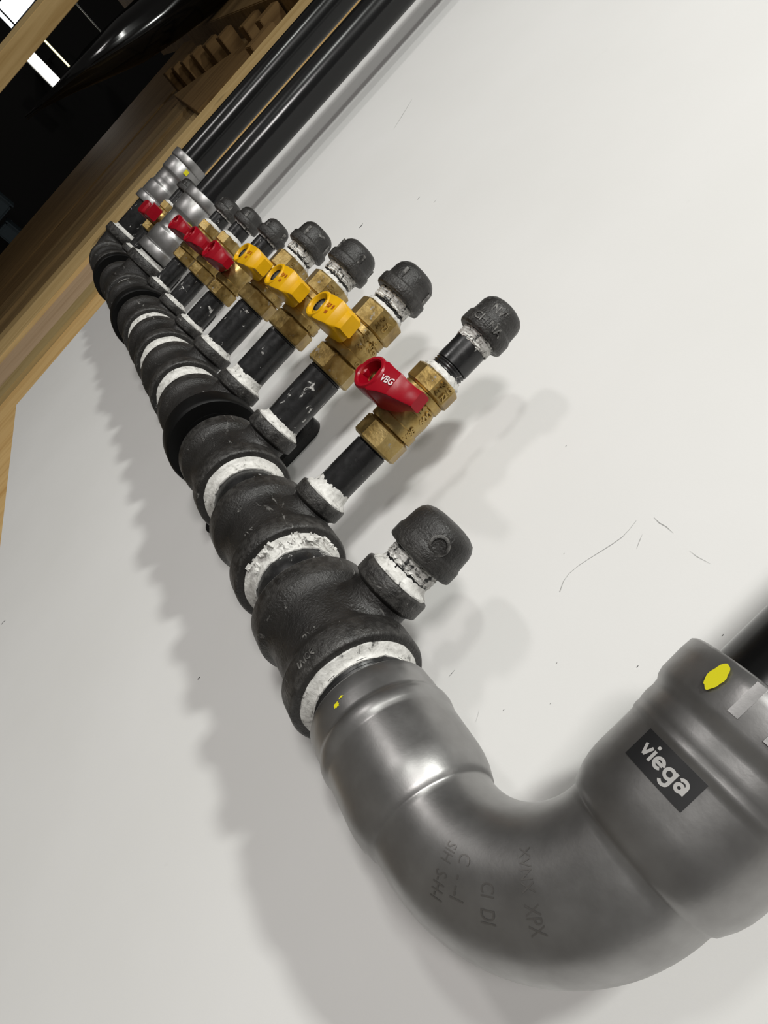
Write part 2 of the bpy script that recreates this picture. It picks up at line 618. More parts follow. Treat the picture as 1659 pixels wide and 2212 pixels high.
# ------------------------------------------------------------------ fittings
def tee_neck(mb, R, rn, fr, z1, seg=48):
    # branch neck growing out of a run of radius R along X with a fillet fr
    rings = []
    steps = 9
    for k in range(steps + 1):
        q = k / steps
        rho = rn + fr * (1 - math.sin(q * PI / 2))
        ring = []
        for j in range(seg):
            a = 2 * PI * j / seg
            x, y = rho * math.cos(a), rho * math.sin(a)
            yc = max(-R * 0.97, min(R * 0.97, y))
            zc = math.sqrt(R * R - yc * yc) - 0.3
            z = zc + fr * (1 - math.cos(q * PI / 2))
            ring.append((x, y, min(z, z1)))
        rings.append(ring)
    rings.append([(rn * math.cos(2 * PI * j / seg), rn * math.sin(2 * PI * j / seg), z1) for j in range(seg)])
    mb.rings(rings, True, False, False)


def run_profile(h, Rc, Rb, w):
    # one run of a tee along X: collar, body, collar
    e = 1.6
    return [(-h, Rc - 8.2), (-h, Rc - e), (-h + e * 0.3, Rc - e * 0.4), (-h + e, Rc), (-h + w - e, Rc), (-h + w, Rc - 0.6), (-h + w + 2.2, Rb + 1.5), (-h + w + 5, Rb + 0.3), (-h + w + 8, Rb),
            (h - w - 8, Rb), (h - w - 5, Rb + 0.3), (h - w - 2.2, Rb + 1.5), (h - w, Rc - 0.6), (h - w + e, Rc), (h - e, Rc), (h - e * 0.3, Rc - e * 0.4), (h, Rc - e), (h, Rc - 8.2)]


def make_tee(X, half, rc, zc, ch, rn, label, tilt=0.0, big=False):
    t = thing('pipe_tee', label, 'tee', (X, Y0, 0), (tilt, 0, 0), 'black cast iron tees of the manifold')
    mb = MB()
    mb.lathe(run_profile(half, 33.0, 28.8, 14), 'X', 64)
    tee_neck(mb, 28.8, rn, 6.0 if not big else 3.0, zc - ch)
    mb.build('body', IRON, t, sharp=50)
    e = 1.3
    mb = MB()
    mb.lathe([(zc - ch - 1.6, rn - 1), (zc - ch - 1.2, rn + 0.2), (zc - ch, rc - e * 1.2), (zc - ch + e * 0.5, rc - 0.3), (zc - ch + e, rc), (zc - e, rc), (zc - 0.4, rc - 0.4), (zc, rc - e), (zc, rc - 5.5)], 'Z', 56)
    mb.build('outlet_collar', IRON, t, sharp=50)
    return t


def make_paste_ring(parent, axis, s, r0, r1, w, seed, back=0.5):
    mb = MB()
    j = jitter(seed, 0.55, 0.9)

    def jj(a, ss, r):
        if abs(r - r0) < 0.01 or ss * (1 if back > 0 else -1) > 1e8:
            return r, ss
        return j(a, ss, r)
    g = 1.0 if back > 0 else -1.0
    prof = [(s + back, r1 - 0.4), (s - g * 0.9, r1 - 0.2), (s - g * 1.7, r0 + (r1 - r0) * 0.62), (s - g * 2.6, r0 + (r1 - r0) * 0.28), (s - g * w * 0.7, r0 + 0.45), (s - g * w, r0 + 0.2), (s - g * w, r0 - 1.0)]
    mb.lathe(prof, axis, 72, jit=jj)
    return mb.build('sealing_paste', PASTE, parent, sharp=60)


def thread(z0, z1, r, pitch=1.8, depth=0.8):
    out = []
    n = max(1, int(round(abs(z1 - z0) / pitch)))
    st = (z1 - z0) / n
    for i in range(n):
        a = z0 + i * st
        out += [(a + st * 0.05, r - depth), (a + st * 0.45, r), (a + st * 0.6, r), (a + st * 0.98, r - depth)]
    return out


def make_nipple(X, za, zb_, r, label, group, tlo=6, thi=6, plo=5.0, phi=0.0, seed=1, tilt=0, white_top=False, cr=None):
    h = zb_ - za
    t = thing('pipe_nipple', label, 'pipe', (X + math.tan(tilt) * za, Y0, za), (0, tilt, 0), group)
    mb = MB()
    prof = [(-6, r - 2.0), (-6, r - 1.0)]
    prof += thread(-5.9, tlo, r - 0.1) if tlo > 0 else [(0, r)]
    prof += [(tlo + 0.3, r), (h - thi - 0.3, r)]
    prof += thread(h - thi, h + 5.5, r - 0.1) if thi > 0 else [(h, r)]
    prof += [(h + 6, r - 1.2), (h + 6, r - 3)]
    mb.lathe(prof, 'Z', 48)
    mb.build('tube', PIPE, t, sharp=50)
    if plo:
        make_paste_ring(t, 'Z', 0, r - 0.1, (cr or r + 3.6), plo, seed, back=-0.8)
    if phi:
        mbp = MB()
        j = jitter(seed + 0.7, 0.35, 1.4, 4)

        def j2(a, s, rr):
            return j(a, s, rr)
        prof = [(h - phi, r - 0.5), (h - phi + 0.3, r + 0.35)]
        k = max(2, int(phi / 1.9))
        for i in range(k):
            a0 = h - phi + 0.6 + i * (phi - 0.8) / k
            prof += [(a0, r + 0.15), (a0 + 0.6, r + 0.75), (a0 + 1.3, r + 0.25)]
        prof += [(h + 0.3, r + 1.2), (h + 0.4, r - 0.5)]
        mbp.lathe(prof, 'Z', 72, jit=j2)
        mbp.build('sealing_paste', PASTE_PATCHY, t, sharp=60)
    return t


def make_cap(X, z, r, h, label, tilt=0, rot=0.0, mark=None):
    t = thing('screw_cap_fitting', label, 'pipe cap', (X + math.tan(tilt) * z, Y0, z), (0, tilt, rot), 'black caps closing the branch pipes')
    mb = MB()
    b = 8.5
    k = r / 18.5
    lip = 0.3 if r > 17 and X < 50 else 0.7 if X < 95 else 1.5
    mb.lathe([(1.5, r - 6), (0.0, r - 5.2), (0.0, r - 1.4), (0.5, r - 0.5), (1.4, r), (b - 1.0, r), (b - 0.1, r - 0.3), (b + 0.6, r - 0.5 - lip * 0.6), (b + 1.6, r - 0.5 - lip),
              (h - 8 * k, r - 1.0 - lip), (h - 5 * k, r - 1.9 - lip), (h - 2.6 * k, r - 3.8 - lip), (h - 1.0 * k, r - 7.5), (h - 0.2, r - 12), (h, r - 16 if r > 17 else 0.5)], 'Z', 56)
    for q in range(4 if X > 95 else 0):
        a = q * PI / 2 + 0.35
        c, s = math.cos(a), math.sin(a)
        rb = MB().box(r - 5, r - 1.3, -1.3, 1.3, b - 1, h - 7 * k)
        mb.add([(x * c - y * s, x * s + y * c, zz) for x, y, zz in rb.v], rb.f)
    mb.build('shell', IRON, t, sharp=40)
    if mark:
        def mp(u, v, w):
            a = math.radians(100) + u / r
            return ((r - 1.9 + w) * math.cos(a), (r - 1.9 + w) * math.sin(a), h * 0.58 + v)
        for dy, tx in mark:
            lettering('cast_lettering', tx, 6.5, lambda u, v, w: mp(u, v + dy, w + (1.9 if dy < -4 else 0.2)), IRON, t, 0.5, 0.1)
    return t


def hexa(mb, z0, z1, R, n=6, ph=0.0, ch=1.6):
    mb.lathe([(z0, R * 0.62), (z0, R - ch), (z0 + ch * 0.8, R), (z1 - ch * 0.8, R), (z1, R - ch), (z1, R * 0.62)], 'Z', n, ph=ph)


def bevelled_loft(sections, r=1.5, n=3):
    # sections: (x, y0, y1, z0, z1): rounded rectangles lofted along x
    rings = []
    for x, y0, y1, z0, z1 in sections:
        rr = min(r, (y1 - y0) * 0.45, (z1 - z0) * 0.45)
        ring = []
        for cy, cz, a0 in ((y1 - rr, z1 - rr, 0), (y0 + rr, z1 - rr, 90), (y0 + rr, z0 + rr, 180), (y1 - rr, z0 + rr, 270)):
            for k in range(n + 1):
                a = math.radians(a0 + 90 * k / n)
                ring.append((x, cy + rr * math.cos(a), cz + rr * math.sin(a)))
        rings.append(ring)
    return rings


def handle_wedge(mat, parent, cupmat, k=1.0, style='red'):
    # hub on the stem (axis Y) and a tail pointing along -X, closed position
    h = MB()
    dp = 9 if style == 'red' else 4.5
    if style == 'red':
        y0, y1, R = 15 * k, 39.5 * k, 11.2 * k
    else:
        y0, y1, R = 17 * k, 41.0 * k, 10.6 * k
    h.lathe([(y0, R - 3.2), (y0, R - 1.8), (y0 + 3, R - 1.0), (y1 - 7, R), (y1 - 1, R), (y1, R - 0.8), (y1, R - 2.2), (y1 - 1.0, R - 2.9), (y1 - dp, R - 3.6), (y1 - dp, 0.5)], 'Y', 40, cap1=False)
    if style == 'red':
        sec = [(3, y0 + 3, y1 - 0.6, -R * 0.95, R * 0.95), (-8, y0 + 3.5, y1 - 0.8, -R * 0.92, R * 0.92), (-16 * k, 18 * k, y1 - 1.5, -8.4 * k, 8.4 * k), (-23 * k, 20 * k, y1 - 2.6, -7.4 * k, 7.4 * k),
               (-26.5 * k, 21 * k, 33.5 * k, -6.4 * k, 6.4 * k), (-33 * k, 22.5 * k, 31 * k, -5.6 * k, 5.6 * k), (-38.5 * k, 23.0 * k, 30 * k, -5.2 * k, 5.2 * k)]
    else:
        sec = [(3, y0 + 3, y1 - 0.6, -R * 0.95, R * 0.95), (-6, y0 + 2.0, y1 - 0.6, -R * 0.97, R * 0.97), (-15 * k, 18 * k, y1 - 1.2, -R * 0.95, R * 0.95), (-22 * k, 20 * k, y1 - 1.9, -9.4 * k, 9.4 * k), (-24.5 * k, 21 * k, 36.5 * k, -8.4 * k, 8.4 * k),
               (-26 * k, 22 * k, 34 * k, -6.8 * k, 6.8 * k), (-31 * k, 23 * k, 32.5 * k, -6.0 * k, 6.0 * k)]
    # keep the cup open: the tail starts beyond the cup wall
    tail = [s for s in sec if s[0] < -5]
    tail.insert(0, (-6.2 * k, y0 + 3.0, y1 - 0.7, -R * 0.88, R * 0.88))
    tail.insert(0, (-5.4 * k, y0 + 3.0, y1 - 10, -R * 0.88, R * 0.88))
    h.rings(bevelled_loft(tail, 1.0 * k, 2))
    if style == 'red':
        h.lathe([(y1 - 8, 2.5), (y1 - 8, 4.6), (y1 - 3, 4.6), (y1 - 2, 3.6)], 'Y', 20, off=(R + 0.6, 0, 0))
    o = h.build('handle', mat, parent, sharp=24)
    nut = MB()
    if style == 'red':
        nut.lathe([(y0 + 4, 5.0), (y1 - 6, 5.0), (y1 - 4.4, 4.2), (y1 - 3.6, 2.6), (y1 - 3.2, 0.4)], 'Y', 6)
    else:
        nut.lathe([(y0 + 4, 6.3), (y1 - 3.0, 6.3), (y1 - 1.4, 5.2), (y1 - 0.7, 3.4), (y1 - 0.4, 0.4)], 'Y', 28)
    nut.build('stem_nut', cupmat, o, sharp=30)
    return o, y1, k


def make_valve(X, zlo, zhi, zc, size, colour, label, tilt=0.0, swing=0.0, text=None, butterfly=False):
    big = size == '3/4'
    k = 1.0 if big else 0.86
    t = thing('ball_valve', label, 'valve', (X + math.tan(tilt) * zc, Y0, zc), (0, tilt, 0), 'brass ball valves on the manifold')
    a, b = zlo - zc, zhi - zc
    Rn = 18.2 if big else 15.6
    nl = 15.5 if big else 14.0
    nu = 17.0 if big else 12.5
    n = MB()
    hexa(n, a, a + nl, Rn, 8 if not big else 6, ph=0.25)
    n.build('lower_nut', BRASS, t, sharp=25)
    n = MB()
    hexa(n, b - nu, b, Rn - 0.3, 8, ph=0.2)
    n.build('upper_nut', BRASS, t, sharp=25)
    n = MB()
    Rb = 16.3 if big else 14.0
    n.lathe([(a + nl - 1, Rb - 3), (a + nl + 0.2, Rb - 0.9), (a + nl + 0.8, Rb + 0.9), (a + nl + 6.5, Rb + 1.0), (a + nl + 7.2, Rb), (-4, Rb + 0.2), (0, Rb + 0.5), (5, Rb + 0.1), (b - nu - 6, Rb - 1.0), (b - nu - 5.2, Rb - 0.2),
             (b - nu - 0.6, Rb - 0.2), (b - nu + 0.3, Rb - 1.6), (b - nu + 1, Rb - 4)], 'Z', 48)
    n.build('body', BRASS, t, sharp=30)
    n = MB()
    n.lathe([(6, 9.5 * k), (Rb - 1.5, 9.0 * k), (Rb + 0.5, 7.6 * k), (Rb + 3.5, 7.2 * k), (Rb + 4.5, 6.4 * k), (Rb + 9, 4 * k)], 'Y', 28)
    n.build('stem_boss', BRASS, t, sharp=30)
    mat = RED if colour == 'red' else YELLOW
    piv = None
    if butterfly:
        h = MB()
        y0, y1 = 17 * k, 36 * k
        h.lathe([(y0, 7), (y0 + 2, 8), (y1 - 2, 8), (y1, 6.5), (y1, 3)], 'Y', 28)
        for s in (-1, 1):
            sec = [(s * 2, y0 + 3, y1 - 2, -6.5, 6.5), (s * 10, y0 + 2, y1 - 3, -5.5, 5.5), (s * 14, y0 + 1, y1 + 2, -10, 10), (s * 26, y0 + 3, y1 + 4, -12, 12), (s * 35, y0 + 5, y1 + 4, -10, 10)]
            h.rings(bevelled_loft(sec, 2.5))
        hd = h.build('handle', mat, t, sharp=40)
        hd.location = (-0.010, -0.006, 0)
        hd.rotation_euler = (0, swing, 0)
    else:
        hd, y1, kk = handle_wedge(mat, t, BRASSNUT if colour == 'red' else CHROME, 1.0 if big else 0.96, colour if colour == 'red' else 'yellow')
        hd.rotation_euler = (0, swing, 0)
        if text and text[0]:
            # printed on the outer face of the tail
            if colour == 'red':
                lettering('printed_logo', text[0], 5.4, lambda u, v, w: (-17.2 - u, y1 - 1.55 - 0.13 * u + 0.22, v), INKWHITE, hd, 0, 0.12)
            else:
                for dy, tx, sz in ((2.2, text[0] + ' II', 4.4), (-2.6, 'IIII', 3.2)):
                    lettering('printed_logo', tx, sz, lambda u, v, w: (-15.4 - u, y1 - 0.85 - 0.09 * u, v + dy), INKRED, hd, 0, 0.08)
    if text and len(text) > 1:
        def side(ang0, r):
            # wraps around the valve axis; u runs up the pipe
            return lambda u, v, w: ((r + w) * math.cos(ang0 - v / r), (r + w) * math.sin(ang0 - v / r), u)
        for ang, off, tx, sz, rr in text[1]:
            mp = side(math.radians(ang), rr)
            lettering('cast_lettering', tx, sz, lambda u, v, w: mp(u + off, v, w), BRASS, t, 0.55, 0.12)
    return t


# tee positions along the manifold
TX = [-2.0, 88.8] + [HP * i for i in range(2, 8)]
ORD = ['nearest the large steel press elbow, carrying only a cap', 'under the nearest red handled valve', 'under the nearest yellow handled valve', 'under the middle yellow handled valve',
       'under the farthest yellow handled valve', 'under the first red valve past the yellow ones', 'under the second red valve past the yellow ones', 'under the third red valve, just before the steel coupling']
BIG34 = [True, False, True, True, True, False, False, False]
for i in range(8):
    make_tee(TX[i], 31.0, 18.9 if BIG34[i] else 16.2, 46.0 if BIG34[i] else 42.6, 10.0 if BIG34[i] else 9.0, 15.6 if BIG34[i] else 13.2,
             'black cast iron tee ' + ORD[i])
X8, X9, XE = 747.0, 897.0, 1001.0
make_tee(X8, 47.0, 33.0, 51.0, 13.0, 28.0, 'black cast iron tee carrying the nearer tall riser pipe', big=True)
make_tee(X9, 31.0, 16.2, 42.6, 9.0, 13.2, 'black cast iron tee under the farthest red valve')

# cast marks on the nearest tees
for X_, marks in ((TX[0], ((-11.5, 8, '3/4', 6.5), (-24, -2, 'IVI06', 5.0), (14, -3, 'N', 6.0))), (TX[1], ((-12, 2, '1/2', 6.0), (12, 6, 'SI', 5.0))), (TX[2], ((-12, 4, '3/4', 5.5), (13, 10, 'SI', 5.0)))):
    tee_ = [o for o in col.objects if o.name.startswith('pipe_tee') and abs(o.location.x - X_ * S) < 1e-6][0]
    for mx, ph, tx, sz in marks:
        rr_ = 33.0 if mx < -17 else 28.8
        lettering('cast_lettering', tx, sz, lambda u, v, w: (mx - v, (rr_ + w) * math.cos(math.radians(ph) + u / rr_), (rr_ + w) * math.sin(math.radians(ph) + u / rr_)), IRON, tee_, 0.45, 0.05)

# horizontal nipples joining the tees, with white paste at each near rim
tl = [(t_, 31.0) for t_ in TX] + [(X8, 47.0), (X9, 31.0), (XE, 47.0)]
NL = ['between the cap tee and the nearest red valve tee', 'between the nearest red valve tee and nearest yellow valve tee', 'in the nearest pipe clamp', 'between the middle and farthest yellow valve tees',
      'between the farthest yellow valve tee and next red valve tee', 'between the first and second small red valve tees', 'in the middle pipe clamp', 'just before the tee of the nearer tall riser',
      'in the farthest pipe clamp', 'just before the far corner elbow']
for i in range(len(tl) - 1):
    xa = tl[i][0] + tl[i][1]
    xb = tl[i + 1][0] - tl[i + 1][1]
    t = thing('run_nipple', 'short black threaded pipe ' + NL[i], 'pipe', (xa, Y0, 0), group='short pipes joining the tees')
    L_ = xb - xa
    mb = MB()
    prof = [(-6, 22), (-6, 23)] + thread(-5.8, min(8, L_ * 0.35), 24.0) + [(L_ * 0.42, 24.1), (L_ * 0.58, 24.1)] + thread(L_ - min(8, L_ * 0.35), L_ + 5.8, 24.0) + [(L_ + 6, 22.5), (L_ + 6, 20)]
    mb.lathe(prof, 'X', 56)
    mb.build('tube', PIPE, t, sharp=50)
    make_paste_ring(t, 'X', L_, 23.9, 28.6, min(8.0, L_ * 0.34), i + 2.3, back=0.6)
    make_paste_ring(t, 'X', 0, 23.9, 26.5, 2.5, i + 12.1, back=-0.6)

# flaky scraps of paste and tape on the second joint
mb = MB()
random.seed(3)
for k in range(46):
    a = math.radians(random.uniform(-20, 95))
    r = 27.0 + random.uniform(0, 2.5)
    x = TX[1] - 31.0 - random.uniform(0.5, 8.5)
    c = Vector((x, r * math.cos(a), r * math.sin(a)))
    s = random.uniform(1.0, 2.6)
    d1 = Vector((random.uniform(-1, 1), random.uniform(-1, 1), random.uniform(-1, 1))).normalized() * s
    d2 = Vector((random.uniform(-1, 1), random.uniform(-1, 1), random.uniform(-1, 1))).normalized() * s * 0.8
    d3 = d1.cross(d2).normalized() * 0.25
    q = [c + d1, c + d2, c - d1, c - d2]
    mb.add([tuple(p + d3) for p in q] + [tuple(p - d3) for p in q], [(0, 1, 2, 3), (7, 6, 5, 4), (0, 4, 5, 1), (1, 5, 6, 2), (2, 6, 7, 3), (3, 7, 4, 0)])
o = mb.build('paste_scraps', PASTE, None, loc=(0, Y0, 0))
o['kind'] = 'stuff'
tag(o, 'ragged white scraps of sealing paste on joint behind the cap tee', 'sealant')

# near branch: short nipple and cap
make_nipple(TX[0], 46.0, 60.2, 13.35, 'short paste smeared nipple under the nearest cap', 'black nipples of the branches', tlo=4, thi=4, plo=5.5, phi=8.0, seed=1.4)
make_cap(TX[0], 59.6, 18.9, 25.0, 'nearest black pipe cap, on the tee beside the steel elbow', rot=0.3)
mb = MB()
mb.lathe([(15.5, 5.2), (18.2, 5.2), (18.6, 4.6), (18.6, 3.6), (17.9, 3.2), (17.9, 0.3)], 'Y', 24)
cap0 = [o for o in col.objects if o.get('label', '').startswith('nearest black pipe cap')][0]
o = mb.build('cast_ring_mark', IRON, cap0, sharp=40)
o.rotation_euler = (0, 0, math.radians(52) - 0.3)
o.location = (0, 0, 0.0125)

T1T = math.radians(-1.3)
make_nipple(TX[1], 42.6, 84.0, 10.7, 'lower black nipple of the nearest red handled valve', 'black nipples of the branches', tlo=3, thi=2, plo=9.0, seed=2.2, tilt=T1T, cr=14.6)
make_valve(TX[1], 83.0, 139.0, 111.5, '1/2', 'red', 'nearest brass ball valve, red lever marked in white', T1T, math.radians(9),
           text=('VBG', [(160, 5.0, '1/2', 6.8, 14.4), (188, 4.0, '600', 6.2, 14.3), (186, -8.5, 'V89', 5.6, 14.8), (160, 21.8, 'ANSI', 4.2, 15.2), (180, 21.8, 'Z213', 4.2, 15.0)]))
make_nipple(TX[1], 139.0, 171.5, 10.7, 'upper black nipple of the nearest red handled valve, threaded both ends', 'black nipples of the branches', tlo=9, thi=7, plo=4.0, phi=8.0, seed=3.1, tilt=T1T, cr=13.2)
make_cap(TX[1], 170.5, 15.6, 24.0, 'black cap with cast letters above the nearest red handled valve', T1T, rot=0.6, mark=[(1.0, 'NVI'), (-8.0, 'CHINA')])

YN = ['nearest', 'middle', 'farthest']
for k, i in enumerate((2, 3, 4)):
    make_nipple(TX[i], 46.0, 98.0, 13.35, 'lower black nipple of the %s yellow handled valve' % YN[k], 'black nipples of the branches', tlo=4, thi=3, plo=5.5 if k != 1 else 9.0, seed=4.3 + i, cr=17.2)
    make_valve(TX[i], 97.0, 155.5, 126.0, '3/4', 'yellow', '%s brass ball valve with a yellow lever' % YN[k], 0, math.radians(4),
               text=('GF', [(163, 4.5, '3/4"', 8.6, 16.8), (187, 4.0, '1256', 5.8, 16.6), (206, 3.0, '1/2', 3.6, 16.5), (186, -10.0, 'o', 7.0, 17.1), (160, 21.0, 'ANSI', 4.4, 17.3), (178, 21.0, 'CSA', 4.4, 17.1)]))
    make_nipple(TX[i], 155.5, 168.8, 13.35, 'white smeared threads above the %s yellow handled valve' % YN[k], 'black nipples of the branches', tlo=5, thi=5, plo=3.0, phi=8.5, seed=9.3 + i, cr=15.2)
    make_cap(TX[i], 168.0, 18.7, 25.0, 'black cap above the %s yellow handled valve' % YN[k], rot=0.2 + 0.8 * k)

RN = ['first', 'second', 'third']
for k, i in enumerate((5, 6, 7)):
    make_nipple(TX[i], 42.6, 82.0, 10.7, 'lower black nipple of the %s red valve past the yellow ones' % RN[k], 'black nipples of the branches', tlo=3, thi=3, plo=4.5, seed=14.3 + i, cr=14.6)
    make_valve(TX[i], 81.5, 141.0, 111.5, '1/2', 'red', 'brass ball valve with red lever, %s past the yellow ones' % RN[k], 0, math.radians(2), text=('', []))
    make_nipple(TX[i], 140.5, 161.0, 10.7, 'upper black nipple of the %s red valve past the yellow ones' % RN[k], 'black nipples of the branches', tlo=4, thi=4, plo=4.0, phi=3.0, seed=19.3 + i, cr=14.0)
    make_cap(TX[i], 160.2, 15.8, 21.5, 'black cap above the %s red valve past the yellow ones' % RN[k], rot=0.5 * k)

make_nipple(X9, 42.6, 80.0, 10.7, 'lower black nipple of the farthest red valve', 'black nipples of the branches', tlo=3, thi=3, plo=4.0, seed=31, cr=14.4)
make_valve(X9, 79.0, 133.0, 104.0, '1/2', 'red', 'farthest brass ball valve with a two winged red handle', 0, math.radians(3), butterfly=True)
make_nipple(X9, 132.0, 162.0, 10.7, 'upper black nipple of the farthest red valve', 'black nipples of the branches', tlo=3, thi=3, plo=4.5, seed=33, cr=14.0)
make_cap(X9, 161.0, 15.6, 21.5, 'farthest small black cap, between the two steel couplings', rot=0.4)

# far corner elbow (cast iron)
t = thing('corner_elbow', 'black cast iron elbow at the far end of the manifold', 'elbow', (XE, Y0, 0))


def sweep(stations, seg=64, hexr=None):
    # stations: (center, u, v, radius, crimp)
    rings = []
    for c, u, v, r, cr in stations:
        ring = []
        for j in range(seg):
            a = 2 * PI * j / seg
            rr = r * (1 + cr * math.cos(6 * a + 0.4))
            p = Vector(c) + Vector(u) * rr * math.cos(a) + Vector(v) * rr * math.sin(a)
            ring.append(tuple(p))
        rings.append(ring)
    return rings


def bend_stations(rb, prof_in, rt, prof_out, sgn, nb=14):
    """run comes along the X axis from side sgn, turns up to +Z at the origin; prof: (distance from corner, radius, crimp)"""
    st = []
    for d, r, cr in prof_in:
        st.append(((sgn * d, 0, 0), (0, 1, 0), (0, 0, 1), r, cr))
    for k in range(nb + 1):
        th = PI / 2 * k / nb
        cx, cz = sgn * rb, rb
        c = (cx - sgn * rb * math.sin(th), 0, cz - rb * math.cos(th))
        rad = (sgn * math.sin(th), 0, math.cos(th))
        r = rt if not callable(rt) else rt(k / nb)
        st.append((c, (0, 1, 0), rad, r, 0))
    for d, r, cr in prof_out:
        st.append(((0, 0, d), (0, 1, 0), (sgn, 0, 0), r, cr))
    return st


st = bend_stations(30, [(49, 24.5, 0), (49, 31.5, 0), (48, 32.8, 0), (47, 33, 0), (36, 33, 0), (34.5, 31.5, 0), (33, 29.5, 0)], 28.6,
                   [(33, 29.5, 0), (34.5, 31.5, 0), (36, 33, 0), (47.4, 33, 0), (48.4, 32.6, 0), (49, 31.5, 0), (49, 24.5, 0)], -1)
MB().rings(sweep(st)).build('body', IRON, t, sharp=45)

# ------------------------------------------------------------------ near press elbow
PX, PR = -153.0, 30.0
pe = thing('press_elbow', 'large matte steel press elbow with a black name label', 'elbow', (PX, Y0, 0))
base_end = [(52, 25.9, 0), (52.6, 26.6, 0), (54.5, 27.3, 0), (58, 28.5, 0), (62, 29.3, 0), (66, 29.6, 0), (80, 29.6, 0)]
tin = ([(108.4, 24.4, 0), (108.4, 28.0, 0), (107.4, 28.8, 0.006), (101, 29.2, 0.012), (95.5, 29.3, 0.008), (94.2, 29.2, 0), (93.2, 29.9, 0), (91.4, 30.5, 0), (89.0, 30.6, 0), (87.0, 30.2, 0), (85.6, 29.6, 0), (84.5, 29.6, 0)]
       + base_end[::-1])
tout = base_end + [(81.8, 29.7, 0), (82.4, 30.1, 0), (84.0, 30.3, 0), (85.0, 30.1, 0), (86.2, 30.4, 0), (88.6, 30.6, 0), (91.4, 30.4, 0), (93.6, 30.6, 0.004), (95.2, 31.5, 0.008), (97.5, 32.0, 0.012), (106, 32.1, 0.014), (110.2, 31.9, 0.012), (111.0, 31.2, 0.008), (111.0, 24.4, 0)]
st = bend_stations(51.2, tin, 25.5, tout, 1, 28)
MB().rings(sweep(st, 96), cap0=False, cap1=False).build('body', STEEL, pe, sharp=50)


def cyl(phi, z, r):
    return (r * math.cos(phi), r * math.sin(phi), z)


def patch(name, phi0, phi1, z0, z1, r, mat, parent, n=14, th=0.15):
    mb = MB()
    top = []
    for w in (0, th):
        for k in range(n + 1):
            a = math.radians(phi0 + (phi1 - phi0) * k / n)
            top += [cyl(a, z0, r + w), cyl(a, z1, r + w)]
    m = 2 * (n + 1)
    f = [(2 * k + m, 2 * k + 1 + m, 2 * k + 3 + m, 2 * k + 2 + m) for k in range(n)]
    f += [(2 * k, 2 * k + m, 2 * k + 2 + m, 2 * k + 2) for k in range(n)] + [(2 * k + 1, 2 * k + 3, 2 * k + 3 + m, 2 * k + 1 + m) for k in range(n)]
    f += [(0, 1, 1 + m, m), (2 * n, 2 * n + m, 2 * n + 1 + m, 2 * n + 1)]
    mb.add(top, f)
    return mb.build(name, mat, parent, sharp=30)


lab = patch('name_label', 62.4, 103.7, 71.0, 81.2, 29.62, LABELBLACK, pe)


def arc(cx, cy, r, a0, a1, n=18):
    return [(cx + r * math.cos(math.radians(a0 + (a1 - a0) * k / n)), cy + r * math.sin(math.radians(a0 + (a1 - a0) * k / n))) for k in range(n + 1)]


def stroke_letters(strokes, w, mapf, mat, parent, name):
    mb = MB()
    for pts in strokes:
        dens = [pts[0]]
        for q in pts[1:]:
            p = dens[-1]
            m = max(1, int(math.hypot(q[0] - p[0], q[1] - p[1]) / 0.25))
            dens += [(p[0] + (q[0] - p[0]) * k / m, p[1] + (q[1] - p[1]) * k / m) for k in range(1, m + 1)]
        n = len(dens)
        vs_ = []
        for i, (x, y) in enumerate(dens):
            a, b_ = dens[max(0, i - 1)], dens[min(n - 1, i + 1)]
            dx, dy = b_[0] - a[0], b_[1] - a[1]
            l = math.hypot(dx, dy) or 1
            nx, ny = -dy / l * w / 2, dx / l * w / 2
            vs_ += [mapf(x + nx, y + ny, 0), mapf(x - nx, y - ny, 0)]
        mb.add(vs_, [(2 * i, 2 * i + 1, 2 * i + 3, 2 * i + 2) for i in range(n - 1)])
    return mb.build(name, mat, parent)


off = lambda pts, dx: [(x + dx, y) for x, y in pts]
LET = [[(0.0, 1.0), (0.37, 0.12)], [(0.37, 0.12), (0.74, 1.0)],
       off([(0, 0), (0, 1.0)], 1.07), off([(-0.14, 1.36), (0.14, 1.36)], 1.07),
       off(arc(0.42, 0.5, 0.40, 0, 318), 1.42), off([(0.05, 0.5), (0.80, 0.5)], 1.42),
       off(arc(0.40, 0.5, 0.38, 0, 360, 24), 2.52), off([(0.79, 1.0), (0.79, -0.10)] + arc(0.42, -0.10, 0.37, -10, -150), 2.52),
       off(arc(0.36, 0.30, 0.27, 0, 360, 20), 3.64), off([(0.76, 0.0), (0.76, 0.62)] + arc(0.40, 0.62, 0.36, 10, 150), 3.64)]
sc_ = 3.55
stroke_letters([[((x - 2.2) * sc_, (y - 0.5) * sc_) for x, y in st_] for st_ in LET], 0.98, lambda u, v, w: cyl(math.radians(83.3) + u / 29.7, 76.0 + v, 29.84), LABELGREY, lab, 'label_lettering')

# crimp tabs and yellow marker paint at the vertical press end
for ph, w_, z0, z1 in ((90, 5.5, 99.0, 110.0), (108, 5, 99, 110)):
    patch('crimp_rib', ph - w_ / 2, ph + w_ / 2, z0, z1, 31.6, STEEL, pe, 6, 1.0)


def blob(parent, mapf, pts, mat, name):
    mb = MB()
    mb.add([mapf(*p) for p in pts], [tuple(range(len(pts)))])
    return mb.build(name, mat, parent)


def blobpts(cx, cy, rx, ry, seed, n=26, am=0.3):
    out = []
    for k in range(n):
        a = 2 * PI * k / n
        q = 1 + am * mnoise.noise(Vector((math.cos(a) * 2 + seed, math.sin(a) * 2, seed)))
        out.append((cx + rx * q * math.cos(a), cy + ry * q * math.sin(a)))
    return out


blob(pe, lambda u, v: cyl(math.radians(u), v, 32.75), blobpts(72.4, 104.4, 4.2, 4.6, 1.7, am=0.2), MARKYELLOW, 'yellow_mark')


